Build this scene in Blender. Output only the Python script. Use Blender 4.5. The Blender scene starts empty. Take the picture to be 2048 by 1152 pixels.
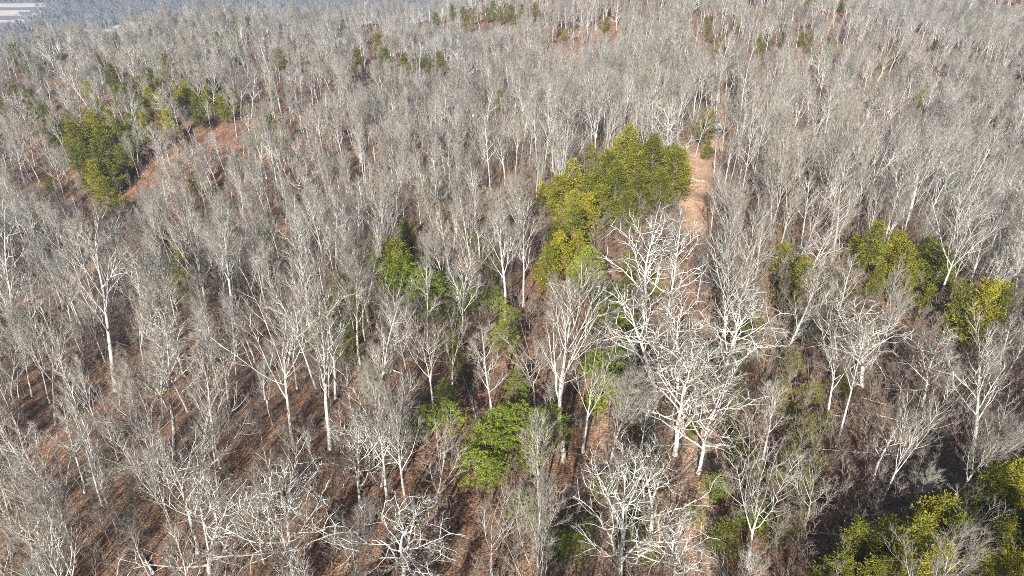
import bpy, math, random
import numpy as np
from mathutils import Vector, Matrix, Euler

R = math.radians
C = bpy.context.scene.collection
scene = bpy.context.scene

# ---------------------------------------------------------------- camera, sky, sun, exposure
PITCH = 29.0
CAMZ = 70.0
FPX = 1366.0
cam_d = bpy.data.cameras.new('camera')
cam_d.lens = 24.0
cam_d.sensor_width = 36.0
cam_d.clip_start = 0.5
cam_d.clip_end = 20000
cam = bpy.data.objects.new('camera', cam_d)
C.objects.link(cam)
cam.location = (0, 0, CAMZ)
cam.rotation_euler = (R(90 - PITCH), 0, 0)
scene.camera = cam

SUN_EL = 28.0
SUN_AZ = 14.0            # the light travels towards +y, turned this far to +x
sun_d = bpy.data.lights.new('sun', 'SUN')
sun_d.energy = 5.0
sun_d.angle = R(0.5)
sun_d.color = (1.0, 0.965, 0.91)
sun = bpy.data.objects.new('sun', sun_d)
C.objects.link(sun)
travel = Vector((math.sin(R(SUN_AZ)) * math.cos(R(SUN_EL)), math.cos(R(SUN_AZ)) * math.cos(R(SUN_EL)), -math.sin(R(SUN_EL))))
sun.rotation_euler = travel.to_track_quat('-Z', 'Y').to_euler()

world = bpy.data.worlds.new('World')
scene.world = world
world.use_nodes = True
wn = world.node_tree.nodes
wl = world.node_tree.links
sky = wn.new('ShaderNodeTexSky')
sky.sky_type = 'NISHITA'
sky.sun_disc = False
sky.sun_elevation = R(SUN_EL)
sky.sun_rotation = R(180 + SUN_AZ)
sky.dust_density = 1.0
wl.new(sky.outputs[0], wn['Background'].inputs[0])
wn['Background'].inputs[1].default_value = 0.05

scene.view_settings.view_transform = 'Standard'
scene.view_settings.look = 'None'
scene.view_settings.gamma = 1
scene.view_settings.use_curve_mapping = False
scene.view_settings.exposure = 1.05
scene.render.engine = 'CYCLES'
scene.cycles.max_bounces = 4
scene.cycles.diffuse_bounces = 3
scene.cycles.use_denoising = False
scene.cycles.filter_width = 0.9

# ---------------------------------------------------------------- terrain
VALLEY = -190.0
_RY = np.array([-400, -100, 59, 72, 103, 121, 166, 201, 239, 400, 700, 1200, 3000], float)
_RX = np.array([-60, 0, 23, 26, 31, 33, 47, 56, 73, 118, 150, 190, 300], float)


def ridge_x(y):
    return (np.interp(y - 12, _RY, _RX) + np.interp(y, _RY, _RX) + np.interp(y + 12, _RY, _RX)) / 3


def smooth(a, b, v):
    t = np.clip((v - a) / (b - a), 0, 1)
    return t * t * (3 - 2 * t)


def terrain(x, y):
    x = np.asarray(x, float)
    y = np.asarray(y, float)
    d = x - ridge_x(y)
    dl = np.maximum(-d - 4, 0)
    dr = np.maximum(d - 4, 0)
    z = -38 * (1 - np.exp(-(dl / 105) ** 1.7)) - 26 * (1 - np.exp(-(dr / 95) ** 1.8))
    # folds of the hillsides
    away = np.clip(np.abs(d) / 60, 0, 1)
    z = z + away * (2.6 * np.sin(y / 31 + x / 47) + 1.6 * np.sin(y / 17 - x / 23 + 1.3) + 3.5 * np.sin(x / 71 + y / 140))
    z = z + 0.35 * np.sin(x / 5.3 + 0.7) * np.sin(y / 4.1) + 0.2 * np.sin(x / 2.1 + y / 3.3)
    # the ground climbs again beyond, most on the right
    z = z + 26 * smooth(150, 420, y) * smooth(-60, -330, d) * 0.6
    z = z + 46 * smooth(330, 1300, y) * smooth(-170, 260, x) + 22 * smooth(150, 480, d) * smooth(120, 500, y)
    z = z + smooth(230, 480, y) * (5.5 * np.sin(x / 83 + y / 120 + 0.6) + 4.0 * np.sin(x / 47 - y / 95 + 2.0))
    # the valley beyond the shoulder on the far left
    t = (x + 271) * -0.72 + (y - 512) * 0.69 + 14 * np.sin(x / 60) - 10
    s = smooth(0, 420, t)
    hill = 236 * smooth(2330, 4300, y + 0.12 * x) + 6 * np.sin(x / 170) * smooth(2300, 2700, y)
    floor_ = VALLEY + hill
    z = z * (1 - s) + floor_ * s
    return z


def ray(px, py):
    p = R(PITCH)
    v = Vector(((px - 1024), FPX * math.cos(p) + (576 - py) * math.sin(p), -FPX * math.sin(p) + (576 - py) * math.cos(p)))
    return v.normalized()


def ground_at(px, py):
    d = ray(px, py)
    ts = np.arange(40, 3600, 1.0)
    z = CAMZ + d.z * ts - terrain(d.x * ts, d.y * ts)
    k = int(np.argmax(z < 0)) if (z < 0).any() else len(ts) - 1
    t = ts[k] - 0.5
    return Vector((d.x * t, d.y * t, float(terrain(d.x * t, d.y * t))))


def to_px(x, y, z):
    p = R(PITCH)
    f = y * math.cos(p) - (z - CAMZ) * math.sin(p)
    u = y * math.sin(p) + (z - CAMZ) * math.cos(p)
    return 1024 + FPX * x / f, 576 - FPX * u / f, f


# ---------------------------------------------------------------- materials
def mat(name):
    m = bpy.data.materials.new(name)
    m.use_nodes = True
    nt = m.node_tree
    b = nt.nodes['Principled BSDF']
    b.inputs['Roughness'].default_value = 0.9
    b.inputs['Specular IOR Level'].default_value = 0.15
    return m, nt, b


def ramp(nt, stops, interp='LINEAR'):
    n = nt.nodes.new('ShaderNodeValToRGB')
    n.color_ramp.interpolation = interp
    e = n.color_ramp.elements
    e[0].position, e[0].color = stops[0][0], (*stops[0][1], 1)
    e[1].position, e[1].color = stops[1][0], (*stops[1][1], 1)
    for p, c in stops[2:]:
        k = e.new(p)
        k.color = (*c, 1)
    return n


def mix(nt, kind, fac, a, b):
    n = nt.nodes.new('ShaderNodeMix')
    n.data_type = 'RGBA'
    n.blend_type = kind
    for s, v in ((0, fac), (6, a), (7, b)):
        if hasattr(v, 'links'):
            nt.links.new(v, n.inputs[s])
        elif s == 0:
            n.inputs[0].default_value = v
        else:
            n.inputs[s].default_value = (*v, 1)
    return n.outputs[2]


def noise(nt, scale, detail=3, coord=None, rough=0.6):
    n = nt.nodes.new('ShaderNodeTexNoise')
    n.inputs['Scale'].default_value = scale
    n.inputs['Detail'].default_value = detail
    n.inputs['Roughness'].default_value = rough
    if coord is not None:
        nt.links.new(coord, n.inputs['Vector'])
    return n


def bark_material(name, cols, dark):
    m, nt, b = mat(name)
    tc = nt.nodes.new('ShaderNodeTexCoord')
    oi = nt.nodes.new('ShaderNodeObjectInfo')
    rp = ramp(nt, [(i / (len(cols) - 1), c) for i, c in enumerate(cols)])
    ln_ = noise(nt, 0.022, 2, oi.outputs['Location'])
    lr = nt.nodes.new('ShaderNodeMapRange')
    lr.inputs['From Min'].default_value = 0.3
    lr.inputs['From Max'].default_value = 0.7
    nt.links.new(ln_.outputs[0], lr.inputs[0])
    mx = nt.nodes.new('ShaderNodeMath')
    mx.operation = 'MULTIPLY_ADD'
    nt.links.new(oi.outputs['Random'], mx.inputs[0])
    mx.inputs[1].default_value = 0.55
    m2 = nt.nodes.new('ShaderNodeMath')
    m2.operation = 'MULTIPLY'
    nt.links.new(lr.outputs[0], m2.inputs[0])
    m2.inputs[1].default_value = 0.45
    nt.links.new(m2.outputs[0], mx.inputs[2])
    nt.links.new(mx.outputs[0], rp.inputs[0])
    mp = nt.nodes.new('ShaderNodeMapping')
    mp.inputs['Scale'].default_value = (1, 1, 0.45)
    nt.links.new(tc.outputs['Object'], mp.inputs[0])
    n = noise(nt, 1.6, 4, mp.outputs[0])
    r2 = ramp(nt, [(0.40, (0, 0, 0)), (0.60, (1, 1, 1))])
    nt.links.new(n.outputs[0], r2.inputs[0])
    c = mix(nt, 'MIX', r2.outputs[0], dark, rp.outputs[0])
    nt.links.new(c, b.inputs['Base Color'])
    return m


M_bark = bark_material('pale_bark', [(0.60, 0.58, 0.51), (0.74, 0.73, 0.67), (0.46, 0.45, 0.41), (0.76, 0.73, 0.65), (0.36, 0.34, 0.30), (0.56, 0.54, 0.46)], (0.38, 0.365, 0.33))
M_white = bark_material('white_bark', [(0.76, 0.74, 0.67), (0.80, 0.78, 0.72)], (0.56, 0.53, 0.47))
M_twig = bark_material('twig_bark', [(0.35, 0.33, 0.27), (0.15, 0.14, 0.12), (0.48, 0.445, 0.37), (0.17, 0.135, 0.115), (0.32, 0.305, 0.235), (0.50, 0.425, 0.325), (0.22, 0.195, 0.165)], (0.20, 0.185, 0.16))
M_brush = bark_material('brush_bark', [(0.38, 0.33, 0.27), (0.22, 0.175, 0.14), (0.50, 0.46, 0.39)], (0.19, 0.16, 0.13))
M_cedarbark = bark_material('cedar_bark', [(0.22, 0.17, 0.13), (0.30, 0.24, 0.19)], (0.14, 0.10, 0.08))


def foliage_material(name, a, b_, c_):
    m, nt, b = mat(name)
    g = nt.nodes.new('ShaderNodeNewGeometry')
    oi = nt.nodes.new('ShaderNodeObjectInfo')
    tc = nt.nodes.new('ShaderNodeTexCoord')
    n0 = noise(nt, 1.3, 3, tc.outputs['Object'])
    n = nt.nodes.new('ShaderNodeMapRange')
    n.inputs['From Min'].default_value = 0.3
    n.inputs['From Max'].default_value = 0.7
    nt.links.new(n0.outputs[0], n.inputs[0])
    ad = nt.nodes.new('ShaderNodeMath')
    ad.operation = 'MULTIPLY_ADD'
    nt.links.new(oi.outputs['Random'], ad.inputs[0])
    ad.inputs[1].default_value = 0.7
    nt.links.new(n.outputs[0], ad.inputs[2])
    ad2 = nt.nodes.new('ShaderNodeMath')
    ad2.operation = 'MULTIPLY_ADD'
    nt.links.new(g.outputs['Random Per Island'], ad2.inputs[0])
    ad2.inputs[1].default_value = 0.35
    nt.links.new(ad.outputs[0], ad2.inputs[2])
    rp = ramp(nt, [(0.35, a), (0.85, b_), (1.2 if False else 1.0, c_)])
    mr = nt.nodes.new('ShaderNodeMapRange')
    mr.inputs['From Min'].default_value = 0.3
    mr.inputs['From Max'].default_value = 1.7
    nt.links.new(ad2.outputs[0], mr.inputs[0])
    nt.links.new(mr.outputs[0], rp.inputs[0])
    nt.links.new(rp.outputs[0], b.inputs['Base Color'])
    b.inputs['Roughness'].default_value = 0.7
    tr = nt.nodes.new('ShaderNodeBsdfTranslucent')
    nt.links.new(rp.outputs[0], tr.inputs[0])
    ms = nt.nodes.new('ShaderNodeMixShader')
    ms.inputs[0].default_value = 0.35
    nt.links.new(b.outputs[0], ms.inputs[1])
    nt.links.new(tr.outputs[0], ms.inputs[2])
    nt.links.new(ms.outputs[0], nt.nodes['Material Output'].inputs[0])
    return m


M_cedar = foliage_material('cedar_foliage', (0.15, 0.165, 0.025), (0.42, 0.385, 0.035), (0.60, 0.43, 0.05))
M_cedard = foliage_material('dark_cedar_foliage', (0.14, 0.15, 0.035), (0.28, 0.27, 0.04), (0.42, 0.32, 0.06))  # darker olive foliage colours of the dark cedars
M_pine = foliage_material('pine_needles', (0.17, 0.23, 0.03), (0.33, 0.40, 0.03), (0.46, 0.46, 0.07))


def ground_material():
    m, nt, b = mat('leaf_litter')
    g = nt.nodes.new('ShaderNodeNewGeometry')
    P = g.outputs['Position']
    big = noise(nt, 0.035, 4, P)
    mid = noise(nt, 0.35, 5, P, 0.7)
    vo = nt.nodes.new('ShaderNodeTexVoronoi')
    vo.inputs['Scale'].default_value = 4.6
    nt.links.new(P, vo.inputs['Vector'])
    sep = nt.nodes.new('ShaderNodeSeparateColor')
    nt.links.new(vo.outputs['Color'], sep.inputs[0])
    r1 = ramp(nt, [(0.25, (0.085, 0.052, 0.036)), (0.5, (0.20, 0.125, 0.080)), (0.75, (0.34, 0.23, 0.148))])
    nt.links.new(mid.outputs[0], r1.inputs[0])
    r2 = ramp(nt, [(0.3, (0.80, 0.80, 0.90)), (0.7, (1.25, 1.1, 0.95))])
    nt.links.new(big.outputs[0], r2.inputs[0])
    c = mix(nt, 'MULTIPLY', 1.0, r1.outputs[0], r2.outputs[0])
    r3 = ramp(nt, [(0.0, (0.35, 0.33, 0.33)), (0.5, (1, 1, 1)), (1.0, (1.75, 1.65, 1.5))])
    nt.links.new(sep.outputs[0], r3.inputs[0])
    c = mix(nt, 'MULTIPLY', 1.0, c, r3.outputs[0])
    at = nt.nodes.new('ShaderNodeAttribute')
    at.attribute_name = 'path'
    n3 = noise(nt, 0.6, 4, P)
    ma = nt.nodes.new('ShaderNodeMath')
    ma.operation = 'MULTIPLY_ADD'
    nt.links.new(n3.outputs[0], ma.inputs[0])
    ma.inputs[1].default_value = 1.6
    ma.inputs[2].default_value = -0.8
    ms = nt.nodes.new('ShaderNodeMath')
    ms.operation = 'ADD'
    ms.use_clamp = True
    nt.links.new(ma.outputs[0], ms.inputs[0])
    nt.links.new(at.outputs['Fac'], ms.inputs[1])
    mm = nt.nodes.new('ShaderNodeMath')
    mm.operation = 'MULTIPLY'
    nt.links.new(ms.outputs[0], mm.inputs[0])
    nt.links.new(at.outputs['Fac'], mm.inputs[1])
    pc = mix(nt, 'MULTIPLY', 0.7, (0.52, 0.345, 0.235), r3.outputs[0])
    c = mix(nt, 'MIX', mm.outputs[0], c, pc)
    # the far slopes and the valley floor are greyer
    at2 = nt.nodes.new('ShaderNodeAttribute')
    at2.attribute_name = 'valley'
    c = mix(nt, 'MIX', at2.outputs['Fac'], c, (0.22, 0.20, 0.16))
    nt.links.new(c, b.inputs['Base Color'])
    bp = nt.nodes.new('ShaderNodeBump')
    bp.inputs['Strength'].default_value = 0.8
    bp.inputs['Distance'].default_value = 0.10
    nt.links.new(vo.outputs['Distance'], bp.inputs['Height'])
    nt.links.new(bp.outputs[0], b.inputs['Normal'])
    return m


M_ground = ground_material()


def flat_material(name, col, scale=0.05):
    m, nt, b = mat(name)
    g = nt.nodes.new('ShaderNodeNewGeometry')
    n = noise(nt, scale, 4, g.outputs['Position'])
    r = ramp(nt, [(0.3, tuple(v * 0.8 for v in col)), (0.7, tuple(v * 1.1 for v in col))])
    nt.links.new(n.outputs[0], r.inputs[0])
    nt.links.new(r.outputs[0], b.inputs['Base Color'])
    return m


# ---------------------------------------------------------------- mesh helpers
def new_mesh(name, verts, faces, mats, mat_idx=None, smooth_shade=True):
    me = bpy.data.meshes.new(name)
    me.from_pydata(verts, [], faces)
    for m in mats:
        me.materials.append(m)
    if mat_idx is not None:
        me.polygons.foreach_set('material_index', mat_idx)
    if smooth_shade:
        me.polygons.foreach_set('use_smooth', [True] * len(me.polygons))
    me.update()
    return me


def new_obj(name, me, parent=None, kind=None):
    o = bpy.data.objects.new(name, me)
    C.objects.link(o)
    if parent:
        o.parent = parent
    if kind:
        o['kind'] = kind
    return o


class Geo:
    def __init__(s):
        s.v, s.f, s.m = [], [], []

    def tube(s, pts, rad, sides, mi=0):
        n0 = len(s.v)
        u = None
        for i, p in enumerate(pts):
            d = (pts[min(i + 1, len(pts) - 1)] - pts[max(i - 1, 0)]).normalized()
            if u is None:
                u = d.orthogonal().normalized()
            else:
                u = (u - d * u.dot(d)).normalized()
            w = d.cross(u)
            for k in range(sides):
                a = 2 * math.pi * k / sides
                q = p + (u * math.cos(a) + w * math.sin(a)) * rad[i]
                s.v.append((q.x, q.y, q.z))
        for i in range(len(pts) - 1):
            for k in range(sides):
                a = n0 + i * sides + k
                b = n0 + i * sides + (k + 1) % sides
                s.f.append((a, b, b + sides, a + sides))
                s.m.append(mi)

    def spikes(s, o, d, ln, r, mi=1):
        """many three-sided tapering twigs at once; o, d: (n,3), ln: (n,), r: float"""
        n = len(o)
        if n == 0:
            return
        d = d / np.linalg.norm(d, axis=1)[:, None]
        ref = np.where(np.abs(d[:, 2:3]) < 0.8, np.array([[0, 0, 1.0]]), np.array([[1.0, 0, 0]]))
        u = np.cross(d, ref)
        u /= np.linalg.norm(u, axis=1)[:, None]
        w = np.cross(d, u)
        tip = o + d * ln[:, None]
        base = len(s.v)
        V = np.empty((n, 4, 3))
        for k in range(3):
            a = 2 * math.pi * k / 3
            V[:, k] = o + (u * math.cos(a) + w * math.sin(a)) * r
        V[:, 3] = tip
        s.v.extend(map(tuple, V.reshape(-1, 3).tolist()))
        for i in range(n):
            b = base + 4 * i
            s.f += [(b, b + 1, b + 3), (b + 1, b + 2, b + 3), (b + 2, b, b + 3)]
        s.m += [mi] * (3 * n)

    def mesh(s, name, mats, smooth_shade=True):
        return new_mesh(name, s.v, s.f, mats, s.m, smooth_shade)


# ---------------------------------------------------------------- bare trees
def grow_tree(seed, H, P):
    """returns [trunk Geo, limb Geo, limb Geo ...]"""
    rnd = random.Random(seed)
    nr = np.random.RandomState(seed)
    geos = [Geo()]
    TW = P.get('twig_r', 0.012)

    def jit(a):
        return Vector((rnd.gauss(0, a), rnd.gauss(0, a), rnd.gauss(0, a)))

    def perp(d, ang, az):
        u = d.orthogonal().normalized()
        w = d.cross(u)
        return (d * math.cos(ang) + (u * math.cos(az) + w * math.sin(az)) * math.sin(ang)).normalized()

    def twig_cluster(g, pts, L):
        n = P['fine']
        o = []
        d = []
        for k in range(n):
            t = rnd.uniform(0.15, 1.0) * (len(pts) - 1)
            i = min(int(t), len(pts) - 2)
            f = t - i
            p = pts[i].lerp(pts[i + 1], f)
            dd = (pts[i + 1] - pts[i]).normalized()
            dd = perp(dd, rnd.uniform(0.25, 0.95), rnd.uniform(0, 6.28))
            dd = (dd + Vector((0, 0, P['ftrop']))).normalized()
            o.append(p)
            d.append(dd)
        g.spikes(np.array([tuple(q) for q in o]), np.array([tuple(q) for q in d]), nr.uniform(0.5, 1.3, n) * P['flen'], TW, 1)

    def branch(g, p, d, L, r, lv):
        ns = (0, 7, 5, 3)[lv]
        sides = (0, 5, 4, 3)[lv]
        wan = P['wander'] * (0, 1, 1.2, 1.2)[lv]
        trop = P['trop'][lv]
        pts = [p.copy()]
        q = p.copy()
        for i in range(ns):
            d = (d + jit(wan) + Vector((0, 0, trop))).normalized()
            q = q + d * (L / ns)
            pts.append(q.copy())
        end = 0.22 if lv < 3 else 0.4
        rad = [r * (1 - (1 - end) * (i / ns)) for i in range(ns + 1)]
        g.tube(pts, rad, sides, 0 if (lv < 2 or (lv == 2 and P['pale2'])) else 1)
        if lv < 3:
            n = P['n'][lv]
            n = max(2, int(n * rnd.uniform(0.8, 1.25)))
            az = rnd.uniform(0, 6.28)
            for k in range(n):
                t = (P['t0'][lv] + (1 - P['t0'][lv]) * (k + rnd.uniform(0, 0.9)) / n)
                t = min(t, 0.99)
                i = min(int(t * ns), ns - 1)
                pp = pts[i].lerp(pts[i + 1], t * ns - i)
                dd = (pts[i + 1] - pts[i]).normalized()
                az += 2.4 + rnd.uniform(-0.6, 0.6)
                nd = perp(dd, R(P['ang'][lv] * rnd.uniform(0.7, 1.3)), az)
                rr = r * (1 - (1 - end) * t)
                LL = L * P['ratio'][lv] * (1.25 - 0.75 * t) * rnd.uniform(0.7, 1.25)
                branch(g, pp, nd, LL, max(rr * 0.6, TW * (2.8 if lv == 1 else 1.5)), lv + 1)
            if lv == 2:
                twig_cluster(g, pts[-3:], L)
        else:
            twig_cluster(g, pts, L)

    # trunk
    ns = 12
    r0 = P['r0'] * H / 20
    d = Vector((rnd.gauss(0, P['lean']), rnd.gauss(0, P['lean']), 1)).normalized()
    q = Vector((0, 0, -0.6))
    pts = [q.copy()]
    TH = H * P['trunk']
    for i in range(ns):
        d = (d + jit(P['twander']) + Vector((0, 0, 0.05))).normalized()
        q = q + d * ((TH + 0.6) / ns)
        pts.append(q.copy())
    rad = [r0 * (1.35 if i == 0 else 1.0) * max(0.12, 1 - 0.82 * (i / ns) ** P['taper']) for i in range(ns + 1)]
    geos[0].tube(pts, rad, 7, 0)
    n = P['limbs']
    az = rnd.uniform(0, 6.28)
    for k in range(n):
        g = Geo()
        t = P['lt0'] + (P['lt1'] - P['lt0']) * ((k + rnd.uniform(0, 0.8)) / n) ** P.get('lpow', 1.0)
        t = min(t, 0.995)
        i = min(int(t * ns), ns - 1)
        f = t * ns - i
        pp = pts[i].lerp(pts[i + 1], f)
        dd = (pts[i + 1] - pts[i]).normalized()
        az += 2.4 + rnd.uniform(-0.5, 0.5)
        ang = R((P['a_low'] * (1 - t) + P['a_high'] * t) * rnd.uniform(0.75, 1.25))
        u = Vector((math.cos(az), math.sin(az), 0))
        nd = (dd * math.cos(ang) + u * math.sin(ang)).normalized()
        L = H * P['lim_len'] * (P['shape'](t)) * rnd.uniform(0.75, 1.2)
        rr = rad[i] * (1 - f) + rad[i + 1] * f
        branch(g, pp, nd, L, max(rr * P['lim_r'], 0.03), 1)
        geos.append(g)
    # the leading tip
    g = Geo()
    branch(g, pts[-1], d, H * (1 - P['trunk']) * 0.9 + 0.6, rad[-1], 2)
    geos[-1].v, base = geos[-1].v + g.v, len(geos[-1].v)
    geos[-1].f += [tuple(a + base for a in f_) for f_ in g.f]
    geos[-1].m += g.m
    return geos


FAN = dict(r0=0.235, trunk=0.80, lean=0.02, twander=0.035, taper=1.1, limbs=12, lt0=0.42, lt1=1.0, a_low=34, a_high=20, lim_len=0.36,
           shape=lambda t: 1.32 - 0.75 * t, lim_r=0.55, wander=0.085, trop=(0, 0.085, 0.07, 0.06), n=(0, 7, 5), t0=(0, 0.22, 0.15),
           ang=(0, 30, 30), ratio=(0, 0.48, 0.5), fine=4, flen=0.75, ftrop=0.30, pale2=True, twig_r=0.012)
STRAIGHT = dict(FAN, r0=0.21, trunk=0.9, limbs=14, lt0=0.45, a_low=50, a_high=34, lim_len=0.22, n=(0, 6, 4), fine=5, flen=0.65)
FORK = dict(FAN, r0=0.25, trunk=0.56, limbs=7, lt0=0.62, lt1=1.0, a_low=34, a_high=26, lim_len=0.48, shape=lambda t: 1.0, lim_r=0.68, n=(0, 9, 5),
            t0=(0, 0.28, 0.15), ang=(0, 34, 36), ratio=(0, 0.40, 0.46), fine=5, wander=0.07)
OAK = dict(r0=0.34, trunk=0.80, lean=0.03, twander=0.07, taper=0.8, limbs=19, lt0=0.30, lt1=1.0, a_low=68, a_high=36, lim_len=0.48,
           shape=lambda t: 1.25 - 0.75 * t, lim_r=0.60, wander=0.22, trop=(0, 0.12, 0.06, 0.0), n=(0, 8, 6), t0=(0, 0.2, 0.2),
           ang=(0, 48, 45), ratio=(0, 0.46, 0.48), fine=3, flen=0.6, ftrop=0.1, pale2=True, twig_r=0.016)
SAP = dict(FAN, r0=0.12, trunk=0.85, limbs=9, lt0=0.25, lim_len=0.28, n=(0, 4, 3), fine=2, flen=0.6, wander=0.08, a_low=50, a_high=30, twig_r=0.011)


def join(geos):
    G = Geo()
    for g in geos:
        b = len(G.v)
        G.v += g.v
        G.f += [tuple(a + b for a in f) for f in g.f]
        G.m += g.m
    return G


proto = {}


def make_proto(key, seed, H, P, bark, twig, limbs_apart=False):
    gs = grow_tree(seed, H, P)
    mats = [bark, twig]
    d = dict(H=H, trunk=gs[0].mesh('trunk', mats), crown=join(gs[1:]).mesh('crown', mats))
    if limbs_apart:
        d['limbs'] = [g.mesh('limb', mats) for g in gs[1:]]
    d['whole'] = join(gs).mesh('bare_tree', mats)
    proto[key] = d


for i in range(6):
    make_proto('fan%d' % i, 10 + i, 20, dict(FAN, limbs=11 + i % 4, a_low=36 + 5 * (i % 3), lim_len=0.32 + 0.04 * (i % 3)), M_bark, M_twig, True)
for i in range(4):
    make_proto('straight%d' % i, 30 + i, 20, dict(STRAIGHT, lt0=0.38 + 0.08 * (i % 3)), M_bark, M_twig, True)
for i in range(4):
    make_proto('fork%d' % i, 50 + i, 20, dict(FORK, limbs=4 + i, trunk=0.42 + 0.06 * i), M_bark, M_twig, True)
for i in range(5):
    make_proto('oak%d' % i, 70 + i, 20, dict(OAK, limbs=15 + i), M_white, M_twig, True)
for i in range(4):
    make_proto('mist%d' % i, 60 + i, 20, dict(FAN, r0=0.19, limbs=13, fine=7, pale2=False, flen=0.8, n=(0, 7, 5), twig_r=0.0115, wander=0.07, lim_len=0.36), M_bark, M_twig, True)
for i in range(4):
    make_proto('sap%d' % i, 90 + i, 8, dict(SAP, lean=0.05), M_brush, M_brush)


# ---------------------------------------------------------------- evergreens
def grow_cedar(seed, H, rad_, nb, mat_, pine=False):
    rnd = random.Random(seed)
    nr = np.random.RandomState(seed)
    T = Geo()
    lean = Vector((rnd.gauss(0, 0.02), rnd.gauss(0, 0.02), 1))
    T.tube([lean * (H * 0.97 * i / 6) - Vector((0, 0, 0.4 if i == 0 else 0)) for i in range(7)], [0.016 * H * (1 - 0.93 * i / 6) + 0.01 for i in range(7)], 6)
    B = Geo()
    cen, dirs, size = [], [], []
    az = 0
    for k in range(nb):
        t = (k + rnd.random()) / nb
        t = 0.06 + 0.93 * t if not pine else 0.38 + 0.61 * t
        az += 2.4 + rnd.uniform(-0.5, 0.5)
        tt = (t - (0.38 if pine else 0.06)) / (0.62 if pine else 0.94)
        if pine:
            L = rad_ * (1 - tt ** 1.6) * rnd.uniform(0.6, 1.2) + 0.5
            el = R(rnd.uniform(0, 30))
        else:
            L = rad_ * (1 - tt) ** 0.95 * rnd.uniform(0.4, 1.4) * min(1, 0.45 + tt * 3.5) + 0.25
            el = R(rnd.uniform(18, 50))
        d = Vector((math.cos(az) * math.cos(el), math.sin(az) * math.cos(el), math.sin(el)))
        p0 = lean * (H * t)
        pts = [p0, p0 + d * L * 0.5 + Vector((0, 0, 0.03 * L)), p0 + d * L + Vector((0, 0, 0.12 * L))]
        B.tube(pts, [0.035, 0.022, 0.008], 3, 0)
        ns = max(2, int(L / (0.36 if not pine else 0.42)))
        for j in range(ns):
            s = 0.35 + 0.65 * (j + rnd.random()) / ns
            if pine:
                s = 0.45 + 0.55 * (j + rnd.random()) / ns
            c = pts[0].lerp(pts[2], s) + Vector((rnd.gauss(0, 0.16), rnd.gauss(0, 0.16), rnd.gauss(0, 0.12))) * (0.6 + L * 0.25)
            cen.append(c)
            dirs.append((d + Vector((rnd.gauss(0, .5), rnd.gauss(0, .5), 0.35))).normalized())
    cen = np.array([tuple(c) for c in cen])
    dirs = np.array([tuple(c) for c in dirs])
    nb_ = 17 if not pine else 13
    cen = np.repeat(cen, nb_, 0)
    dirs = np.repeat(dirs, nb_, 0)
    n = len(cen)
    if pine:
        dirs = nr.normal(0, 1, (n, 3)) + dirs * 0.8
        ln = nr.uniform(0.22, 0.42, n)
        wd = 0.045
        o = cen + nr.normal(0, 0.07, (n, 3))
    else:
        dirs = dirs + nr.normal(0, 0.55, (n, 3))
        ln = nr.uniform(0.14, 0.32, n)
        wd = 0.052
        o = cen + nr.normal(0, 0.12, (n, 3)) + dirs * nr.uniform(-0.1, 0.35, n)[:, None]
    dirs /= np.linalg.norm(dirs, axis=1)[:, None]
    side = np.cross(dirs, nr.normal(0, 1, (n, 3)))
    side /= np.linalg.norm(side, axis=1)[:, None]
    V = np.empty((n, 4, 3))
    V[:, 0] = o
    V[:, 1] = o + dirs * (ln * 0.55)[:, None] + side * wd
    V[:, 2] = o + dirs * ln[:, None]
    V[:, 3] = o + dirs * (ln * 0.55)[:, None] - side * wd
    b = len(B.v)
    B.v.extend(map(tuple, V.reshape(-1, 3).tolist()))
    B.f += [(b + 4 * i, b + 4 * i + 1, b + 4 * i + 2, b + 4 * i + 3) for i in range(n)]
    B.m += [1] * n
    mats = [M_cedarbark, mat_]
    return dict(H=H, trunk=T.mesh('trunk', mats), crown=B.mesh('crown', mats, False), whole=join([T, B]).mesh('cedar', mats, False))


for i in range(5):
    proto['cedar%d' % i] = grow_cedar(110 + i, 9, 1.9 + 0.22 * i, 105, M_cedar)
for i in range(3):
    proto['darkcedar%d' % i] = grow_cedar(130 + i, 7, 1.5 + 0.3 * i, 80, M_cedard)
for i in range(3):
    proto['pine%d' % i] = grow_cedar(150 + i, 11, 2.6, 60, M_pine, True)


# ---------------------------------------------------------------- ground sheet
def axis(breaks):
    out = [breaks[0][0]]
    for (a, st), (b, _) in zip(breaks[:-1], breaks[1:]):
        n = max(1, round((b - a) / st))
        out += [a + (b - a) * (i + 1) / n for i in range(n)]
    return np.array(out)


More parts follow.
